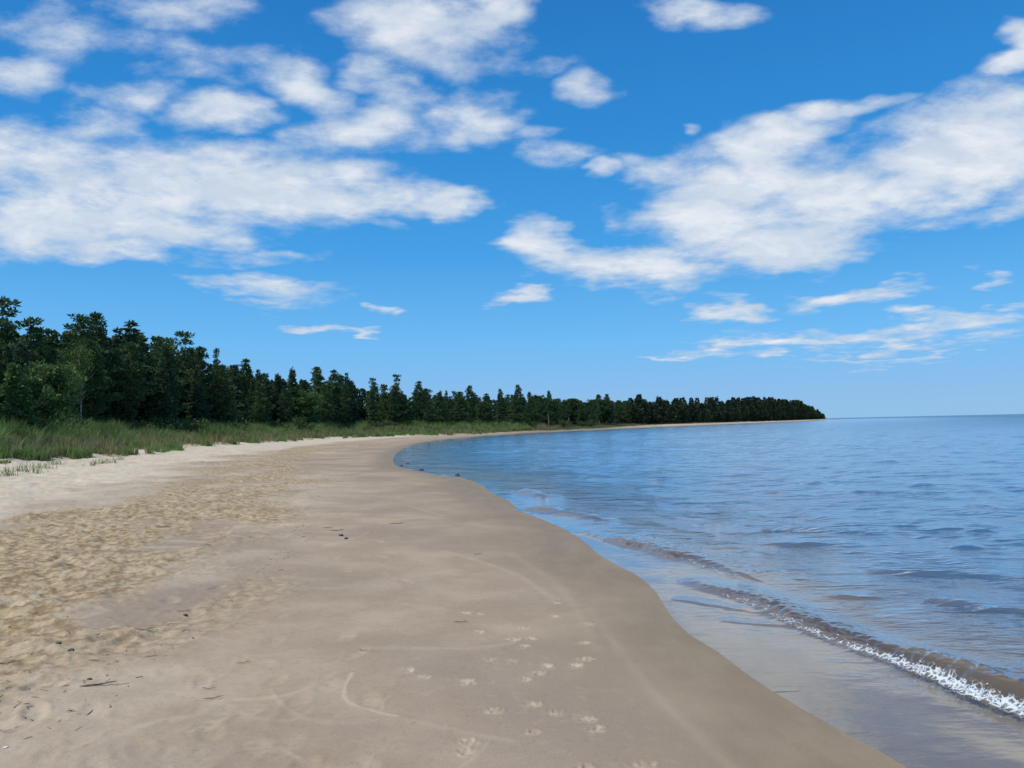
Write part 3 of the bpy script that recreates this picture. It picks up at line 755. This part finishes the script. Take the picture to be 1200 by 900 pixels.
# sparse sprigs out on the dry sand
tufts = [(30,553,1.3,'low dark tuft of beach grass on the dry sand at the left edge'),(48,549,1.0,'small tuft just right of the low dark tuft at the left edge'),
         (66,547,.7,'thin sprig between the two groups of tufts on the dry sand'),(121,543,1.0,'brownish tuft standing out in front of the tall grass by a sand bank'),
         (108,547,.5,'tiny sprig beside the brownish tuft'),(8,560,.8,'small sprig lowest on the dry sand at the left edge'),(140,540,.6,'last small sprig right of the brownish tuft')]
for px, py, k, lab in tufts:
    x, y = gp(px, py, .42); z = float(ground_z([[x, y]])[0]); x, y = gp(px, py, z); n = int(60 * k)
    P = np.stack([RNG.normal(0, .25 * k, n), RNG.normal(0, .2 * k, n), np.zeros(n)], 1)
    o = blades(n, P, RNG.uniform(.15, .42, n) * (.6 + .4 * k), .018 * np.ones(n), 1.3, 'grass_tuft', M_grass, '', kind=None)
    o.location = (x, y, float(ground_z([[x, y]])[0])); tag(o, lab, 'grass tuft', 'tufts on the dry sand')

# ------------------------------------------------------------------ litter on the beach
n = 5200
px = RNG.uniform(-150, 560, n); py = RNG.uniform(560, 860, n)
rr_ = RNG.uniform(4.5, 26, n); tt_ = RNG.uniform(-.72, .05, n); LX, LY = rr_ * np.sin(tt_), rr_ * np.cos(tt_)
s, _ = line_dist(SHORE, LX, LY); pn = fbm(LX * .9, LY * .6, 77, 4)
m = (s > 3.6) & (s < 9) & (pn > .46); LX, LY = LX[m], LY[m]; n = len(LX)
LZ = ground_z(np.stack([LX, LY], 1)) + .004
a = RNG.uniform(0, 3.14, n); L_ = RNG.gamma(2.5, .014, n).clip(.01, .12); w = RNG.uniform(.0015, .0035, n)
dx, dy = np.cos(a), np.sin(a); tl = RNG.normal(0, .006, n)
V = np.zeros((n, 6, 3)); 
for i in range(6):
    e = -1 if i < 3 else 1; ph = (i % 3) * 2.094
    V[:, i, 0] = LX + dx * L_ * .5 * e - dy * w * math.cos(ph); V[:, i, 1] = LY + dy * L_ * .5 * e + dx * w * math.cos(ph); V[:, i, 2] = LZ + w * math.sin(ph) + tl * e
b = np.arange(n) * 6
Qd = np.concatenate([np.stack([b + i, b + (i + 1) % 3, b + 3 + (i + 1) % 3, b + 3 + i], 1) for i in range(3)])
tag(link('straw_litter', mesh_from('straw_litter', V.reshape(-1, 3), Qd, M_straw)), 'tan reed and straw fragments washed up in a band across the sand', 'litter', kind='stuff')

sticks = [(395,620,.28,'dark short stick beside two black pebbles on the damp sand'),(385,617,.2,'thin twig just left of the short stick by the black pebbles'),
          (190,620,.35,'dark stick at the upper edge of the straw band'),(465,609,.3,'lone stick on the smooth sand midway to the waterline'),
          (115,802,.26,'curved twig lying alone in the lower left sand'),(285,770,.12,'short twig on the grey sand below the straw band'),
          (170,738,.18,'dark twig at the lower edge of the straw band, left one of two'),(425,750,.12,'small twig where a pale swash line starts'),
          (245,800,.12,'small crumb of bark near the bottom of the picture'),(8,782,.2,'twig at the left edge below the straw band'),
          (250,811,.14,'small twig lying beside the pale swash line'),(215,713,.16,'black twig at the right end of the straw band'),
          (540,716,.16,'short dark twig among the bird tracks'),(560,640,.16,'small stick near the dark wet sand')]
for i, (px, py, L, lab) in enumerate(sticks):
    L *= .75; x, y = gp(px, py, .15); mb = MB(); t = np.linspace(-.5, .5, 7); g = np.random.default_rng(i)
    pts = np.stack([t * L, .10 * L * (t * 2) ** 2 + np.cumsum(g.normal(0, .008 * L * 3, 7)), .006 + .004 * np.abs(np.sin(t * 5))], 1)
    r = L * .018 * (1 + .4 * g.random(7)); r[0] *= .4; r[-1] *= .3
    mb.tube(pts, r, 6)
    q = pts[4]; mb.tube([q, q + np.array([.10 * L, .09 * L, .01]), q + np.array([.16 * L, .16 * L, .015])], [L * .012, L * .008, L * .003], 5)
    o = link('driftwood_stick', mb.mesh('driftwood_stick', M_twig)); zc = float(ground_z([[x, y]])[0]); o.location = (x, y, zc + .001)
    o.rotation_euler = (0, 0, random.uniform(-.5, .5)); tag(o, lab, 'driftwood', 'sticks washed up on the sand')
def pebble(px, py, r, lab, mat=M_stone, z=.15, name='pebble', cat='pebble', group='pebbles on the beach', flat=.6):
    x, y = gp(px, py, z); g = np.random.default_rng(int(px * 7 + py))
    bm = bmesh.new(); bmesh.ops.create_icosphere(bm, subdivisions=3, radius=r)
    for v in bm.verts:
        k = 1 + .18 * math.sin(v.co.x / r * 2.1 + px) + .12 * math.cos(v.co.y / r * 3.3 + py); v.co = Vector((v.co.x * k * 1.25, v.co.y * k, v.co.z * flat * k))
    me = bpy.data.meshes.new(name); bm.to_mesh(me); bm.free(); me.materials.append(mat)
    for p_ in me.polygons: p_.use_smooth = True
    o = link(name, me); o.location = (x, y, float(ground_z([[x, y]])[0]) + r * .25); o.rotation_euler.z = g.uniform(0, 6); tag(o, lab, cat, group)
pebble(399,625,.028,'upper of two small black pebbles beside the short stick')
pebble(406,628,.024,'lower of two small black pebbles beside the short stick')
pebble(217,716,.016,'dark pebble at the right end of the straw band')
pebble(68,758,.016,'left dark pebble in the grey crumbly sand, lower left')
pebble(83,766,.016,'right dark pebble in the grey crumbly sand, lower left')
pebble(105,795,.012,'tiny dark pebble above the curved twig')
pebble(6,873,.010,'white fragment of shell in the bottom left corner', M_shell, name='shell', cat='shell', group=None, flat=.3)
pebble(470,546,.08,'dark wet stone at the innermost corner of the bay waterline', z=0.0)
pebble(478,543,.08,'smaller dark stone in the shallows at the corner of the bay', z=0.0)
pebble(503,520.5,.15,'dark lump on the waterline where the bay opens out', z=0.0)
pebble(493,551.5,.08,'dark lump on the near waterline just right of the bay corner', z=0.0)
pebble(536,557,.07,'dark lump farthest right along the near waterline of the bay corner', z=0.0)

# ------------------------------------------------------------------ daylight
SUN_EL, SUN_AZ = rad(56), rad(-122)      # azimuth from +Y towards +X: the sun stands high, behind and to the left
sd = Vector((math.sin(SUN_AZ) * math.cos(SUN_EL), math.cos(SUN_AZ) * math.cos(SUN_EL), math.sin(SUN_EL)))
sl = bpy.data.lights.new('sun', 'SUN'); sl.energy = 3.8; sl.angle = rad(.53); sl.color = (1, .95, .87)
so = bpy.data.objects.new('sun', sl); COL.objects.link(so); so.rotation_euler = sd.to_track_quat('Z', 'Y').to_euler(); so.location = (0, 0, 60)
W = bpy.data.worlds.new('World'); S.world = W; W.use_nodes = True
nt = W.node_tree; nt.nodes.clear(); N = NT(nt)
out = N.node('ShaderNodeOutputWorld'); bg = N.node('ShaderNodeBackground'); nt.links.new(bg.outputs[0], out.inputs[0])
sky = N.node('ShaderNodeTexSky'); sky.sky_type = 'NISHITA'; sky.sun_disc = False; sky.sun_elevation = SUN_EL; sky.sun_rotation = SUN_AZ
sky.air_density = 1.0; sky.dust_density = .3; sky.ozone_density = 3.0; sky.altitude = 200
SKY_SAT, SKY_K = 1.28, .085
hs = N.node('ShaderNodeHueSaturation'); hs.inputs['Saturation'].default_value = SKY_SAT; hs.inputs['Hue'].default_value = .492
nt.links.new(sky.outputs[0], hs.inputs['Color'])
D = N.node('ShaderNodeTexCoord').outputs['Generated']
sp = N.node('ShaderNodeSeparateXYZ'); nt.links.new(D, sp.inputs[0]); dx, dy, dz = sp.outputs
yy = N.math('MAXIMUM', dy, .12); u = N.math('DIVIDE', dx, yy); v = N.math('DIVIDE', dz, yy)
uv = N.node('ShaderNodeCombineXYZ'); N.put(uv.inputs[0], u); N.put(uv.inputs[1], v); uv = uv.outputs[0]
# layer coordinates: a flat sheet of cloud seen in perspective
zz_ = N.math('ADD', N.math('MAXIMUM', dz, 0), .10)
pl = N.node('ShaderNodeCombineXYZ'); N.put(pl.inputs[0], N.math('DIVIDE', dx, zz_)); N.put(pl.inputs[1], N.math('DIVIDE', dy, zz_)); pl = pl.outputs[0]
wp = N.vmath('SUBTRACT', N.noise(pl, 1.6, 4, .6, col=True), (.5, .5, .5))
uvw = N.vmath('ADD', uv, N.vmath('MULTIPLY', wp, (.24, .10, 0)))
CL = [(60,182,125,42,5,1),(165,215,175,58,5,1),(300,212,185,42,4,1),(430,232,120,26,3,1),(530,243,52,16,0,1),(60,262,130,38,0,1),(200,258,100,34,0,1),(130,292,90,14,0,.9),(275,297,90,9,-2,.5),
      (15,152,60,24,0,.9),(35,88,66,22,0,.9),(165,105,70,16,3,.6),(60,30,50,42,0,.35),(205,8,75,20,8,.7),(200,48,60,18,10,.35),(270,127,62,25,0,.95),(362,95,58,32,25,.95),(400,142,80,30,-10,.9),
      (548,132,68,36,10,1),(500,38,112,40,8,.95),(425,25,55,22,0,.8),(590,12,40,30,0,.8),(450,92,48,24,20,.8),(290,62,42,14,0,.4),(470,160,95,16,0,.45),(320,172,120,14,0,.5),(110,135,60,20,0,.5),
      (315,338,95,18,5,.8),(450,369,20,6,0,.6),(375,391,42,7,1,.75),(430,258,40,10,20,.5),
      (640,287,55,22,22,.95),(722,312,110,30,6,1),(800,322,80,20,-6,.9),(762,212,55,24,0,.9),(835,240,110,60,-5,1),(905,185,85,42,-12,1),(965,232,145,60,-8,1),(1085,190,150,50,-14,1),(1180,150,95,55,-14,1),
      (1190,68,42,16,-10,.9),(1200,35,28,24,0,.8),(1000,118,80,13,-4,.8),(930,146,90,22,-8,.9),(905,292,130,26,-4,1),(1060,255,80,12,-4,.6),(1200,215,60,30,-20,.9),
      (695,95,38,22,10,.85),(655,72,44,7,-5,.45),(640,182,48,15,8,.6),(625,160,30,8,0,.4),(703,207,28,10,-12,.8),(806,154,18,8,0,.55),(800,8,75,18,8,.85),
      (612,350,40,10,5,.8),(850,364,58,15,3,.9),(1000,342,68,10,-5,.75),(1157,329,28,9,3,.8),(912,402,105,10,-2,.8),(1065,390,105,10,3,.75),(1080,370,32,7,0,.6),(1035,415,110,6,-3,.6),(795,417,34,5,4,.7),
      (1185,362,26,5,0,.6),(1130,382,80,10,0,.6),(860,390,70,5,0,.4),(1060,425,60,4,0,.5),(255,80,90,16,4,.42),(110,40,120,26,4,.42)]
field = None
for (cx, cy, rx, ry, ang, wgt) in CL:
    d0 = ray(cx, cy); cu, cv = d0.x / d0.y, d0.z / d0.y
    mp = N.mapping(uvw, (cu, cv, 0), (0, 0, -rad(ang) - ROLL * 0 ), (rx * 1.12 / F, ry * 1.25 / F, 1), 'TEXTURE')
    q = N.vmath('DOT_PRODUCT', mp, mp); val = N.math('MULTIPLY_ADD', q, -wgt, wgt)
    if field is None: field = val
    else:
        sm = N.node('ShaderNodeMath', operation='SMOOTH_MAX'); N.put(sm.inputs[0], field); N.put(sm.inputs[1], val); sm.inputs[2].default_value = .25; field = sm.outputs[0]
field = N.math('MAXIMUM', field, -1.5)
other = N.math('MULTIPLY_ADD', N.noise(pl, .9, 3, .5), 4., -2.1)        # the rest of the sky, behind and beside
frontf = N.ramp(dy, .25, .5)
fmix = N.node('ShaderNodeMix', data_type='FLOAT'); N.put(fmix.inputs[0], frontf); N.put(fmix.inputs[2], other); N.put(fmix.inputs[3], field); field = fmix.outputs[0]
nz = N.noise(N.mapping(pl, sc=(1, .8, 1)), 3.2, 7, .62); nz2 = N.noise(N.vmath('MULTIPLY', uv, (1, 2.2, 1)), 9, 6, .62)
tex = N.math('ADD', N.math('MULTIPLY_ADD', nz, 2.0, -1.0), N.math('MULTIPLY_ADD', nz2, 1.9, -.95))
dens = N.math('ADD', field, tex)
alpha = N.ramp(dens, -.16, 1.0, 0, .93)
alpha = N.math('MULTIPLY', alpha, N.ramp(dz, 0, .05))
core = N.ramp(dens, .25, 1.35)
ca = N.noise(N.vmath('MULTIPLY', uvw, (1, 2.6, 1)), 6.5, 6, .58)
cb = N.noise(N.vmath('ADD', N.vmath('MULTIPLY', uvw, (1, 2.6, 1)), (-.02, .05, 0)), 6.5, 6, .58)
shade = N.ramp(N.math('ADD', N.math('MULTIPLY', N.math('SUBTRACT', ca, cb), 2.2), N.math('MULTIPLY', ca, .7)), .05, .62, 0, 1, False)
ccol = N.mix(N.math('MULTIPLY', core, N.math('MULTIPLY_ADD', shade, .75, .25)), (.55, .65, .78), (.86, .885, .92))
skyc = N.vmath('SCALE', hs.outputs[0], scale=SKY_K)
cr = N.node('ShaderNodeValToRGB'); N.put(cr.inputs[0], N.math('MAXIMUM', dz, 0)); cr.color_ramp.interpolation = 'LINEAR'
el = cr.color_ramp.elements; el[0].position = 0; el[0].color = (.27, .53, .83, 1); el[1].position = 1; el[1].color = (.012, .115, .38, 1)
for p_, c_ in ((.035, (.245, .51, .86)), (.10, (.165, .505, .93)), (.22, (.062, .36, .82)), (.35, (.033, .27, .70)), (.49, (.022, .20, .58))):
    e_ = el.new(p_); e_.color = (*c_, 1)
skyc = N.mix(.92, skyc, cr.outputs[0])
final = N.mix(alpha, skyc, ccol)
# the haze towards the horizon is painted mostly by the colour ramp; below the horizon stays sky-coloured
N.put(bg.inputs[0], final); bg.inputs[1].default_value = 1.0
W.cycles.sampling_method = 'MANUAL'; W.cycles.sample_map_resolution = 512

S.view_settings.view_transform = 'Standard'; S.view_settings.look = 'None'; S.view_settings.exposure = 0; S.view_settings.gamma = 1
S.view_settings.use_curve_mapping = False
S.cycles.max_bounces = 6; S.cycles.diffuse_bounces = 2; S.cycles.glossy_bounces = 3; S.cycles.transparent_max_bounces = 8
S.cycles.use_denoising = True
